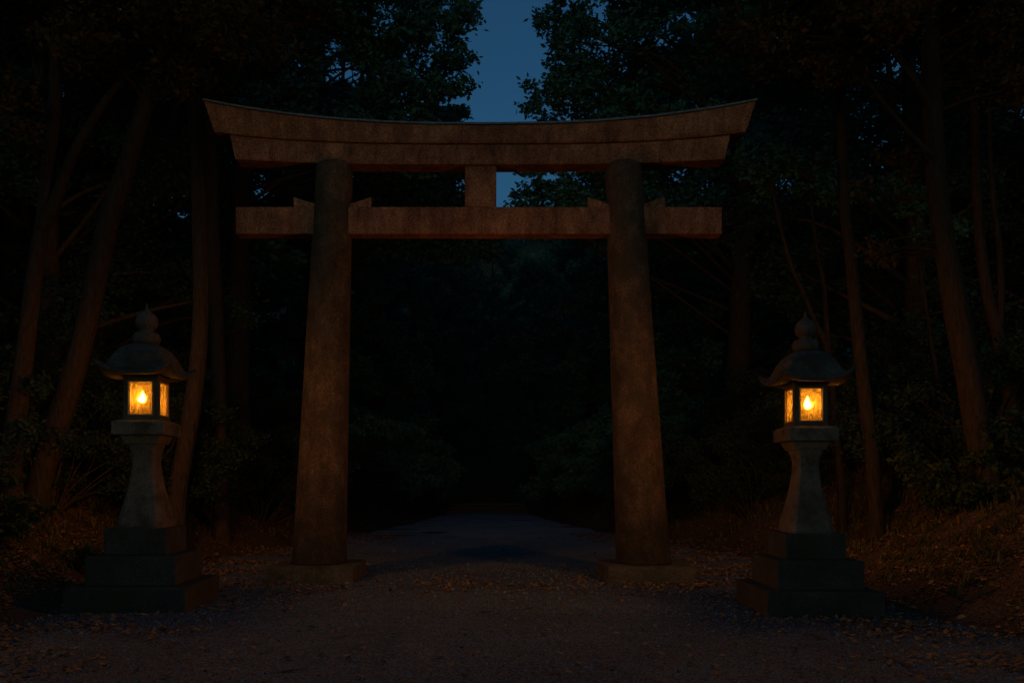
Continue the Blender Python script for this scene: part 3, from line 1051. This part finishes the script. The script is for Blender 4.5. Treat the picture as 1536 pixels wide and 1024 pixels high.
# grass tufts on both banks
def gk(x, y):
    d = abs(x+.1) - edge(y)
    t = 0.5 + 0.9*mn.noise(Vector((x*.9, y*.9, 5)))
    return max(0, min(1, (d-0.3)/1.2)) * max(0.05, min(1, t)) * (1 if clear(x, y) else 0)
pts = scatter(9000, (-11, 11), (6, 30), gk)
V = []
for (x, y) in pts:
    z = gz(x, y)
    for _ in range(6):
        a = random.uniform(0, 6.28); L = random.uniform(.12, .34)
        lean = random.uniform(.3, .9)
        b = Vector((x + random.uniform(-.05, .05), y + random.uniform(-.05, .05), z-.01))
        d = Vector((math.cos(a)*lean, math.sin(a)*lean, 1)).normalized()
        s = Vector((-math.sin(a), math.cos(a), 0)) * random.uniform(.006, .013)
        m = b + d*L*.6
        e = b + d*L + Vector((math.cos(a), math.sin(a), -.5))*L*.35
        V += [b-s, b+s, m+s*.8, m-s*.8, m-s*.8, m+s*.8, e+s*.1, e-s*.1]
V = np.array([tuple(v) for v in V])
o = link('bank_grass', raw_mesh('bank_grass', V, len(V)//4, 4), None, M['grass'])
tag(o, 'rough grass and low weeds covering both banks', 'grass', None, 'stuff')

def flat_leaves(pts, size, lift):
    P = np.array([(x, y, gz(x, y) + lift) for x, y in pts])
    n = len(P)
    a = rng.uniform(0, 2*np.pi, n)
    d = np.stack([np.cos(a), np.sin(a), rng.normal(0, .28, n)], 1)
    s = np.stack([-np.sin(a), np.cos(a), rng.normal(0, .35, n)], 1)
    L = size * rng.uniform(.35, 1.4, (n, 1))
    P[:, 2] += rng.uniform(0, .012, n)
    return np.stack([P-d*L*.5, P+s*L*.3, P+d*L*.5, P-s*L*.3], 1).reshape(-1, 3)

def lk(x, y):
    d = abs(x+.1) - edge(y)
    side = 1/(1+math.exp(-(d+1.3)*2.2))
    tor = math.exp(-((y-11.7)/0.9)**2) * (0.35 + 0.5*min(1, abs(x)/3.5))
    pat = 0.40 + 1.3*mn.noise(Vector((x*0.9, y*1.3, 2))) + 0.4*mn.noise(Vector((x*4, y*4, 6)))
    return max(0.02, min(1, max(side, tor)*max(.08, pat))) * (1 if clear(x, y) else 0)
pts = scatter(72000, (-10, 10), (4.5, 24), lk)
V = flat_leaves(pts, .065, .018)
o = link('leaf_litter', raw_mesh('leaf_litter', V, len(V)//4, 4), None, M['litter'])
tag(o, 'fallen brown leaves strewn along the path edges and banks', 'leaf litter', None, 'stuff')

# pebbles: little five-faced stones
def pk(x, y):
    return 1.0 if abs(x+.1) < edge(y) and clear(x, y) else 0.0
pts = scatter(42000, (-6, 6), (4.6, 15), pk)
P = np.array([(x, y, gz(x, y)+.004) for x, y in pts]); n = len(P)
r = rng.uniform(.005, .014, (n, 1)); r[rng.random(n) < .04] *= 2.0
a = rng.uniform(0, 6.28, n)
base = []
for k in range(4):
    th_ = a + k*np.pi/2 + rng.uniform(-.3, .3, n)
    base.append(P + r*np.stack([np.cos(th_), np.sin(th_), np.zeros(n)], 1) * rng.uniform(.7, 1.2, (n, 1)))
top = [P + (q-P)*.5 + np.stack([np.zeros(n), np.zeros(n), r[:, 0]*rng.uniform(.5, .9, n)], 1) for q in base]
fl = [np.stack(top, 1)]
for k in range(4):
    j = (k+1) % 4
    fl.append(np.stack([base[k], base[j], top[j], top[k]], 1))
V = np.stack(fl, 1).reshape(-1, 3)
me = raw_mesh('gravel', V, len(V)//4, 4)
o = link('gravel', me, None, M['pebble'])
tag(o, 'small loose stones covering the path', 'gravel', None, 'stuff')

# a few fallen twigs on the path
random.seed(99)
for (x, y, a, L, lab) in ((-0.05, 9.2, 0.15, .24, 'dark twig lying across the middle of the path in front of the gate'),
                          (-1.45, 7.75, 0.5, .2, 'short twig lying on the path left of centre'),
                          (2.35, 9.35, -0.1, .2, 'pale twig on the path beside the right lantern plinth'),
                          (-1.6, 6.35, 0.2, .3, 'twig lying closest to the viewer on the left of the path'),
                          (.45, 9.45, .1, .16, 'tiny twig right of the dark twig in mid path')):
    bm = bmesh.new()
    pp = [(math.cos(a)*L*t + .01*math.sin(t*9), math.sin(a)*L*t + .012*math.cos(t*7), .012 + .012*math.sin(t*3)) for t in (-.5, -.25, 0, .25, .5)]
    tube(bm, pp, [.008, .009, .008, .006, .003], 6)
    o = bobj('twig', bm, M['twig'], None, True)
    o.location = (x, y, gz(x, y)+.006)
    tag(o, lab, 'twig', 'twigs on the path')
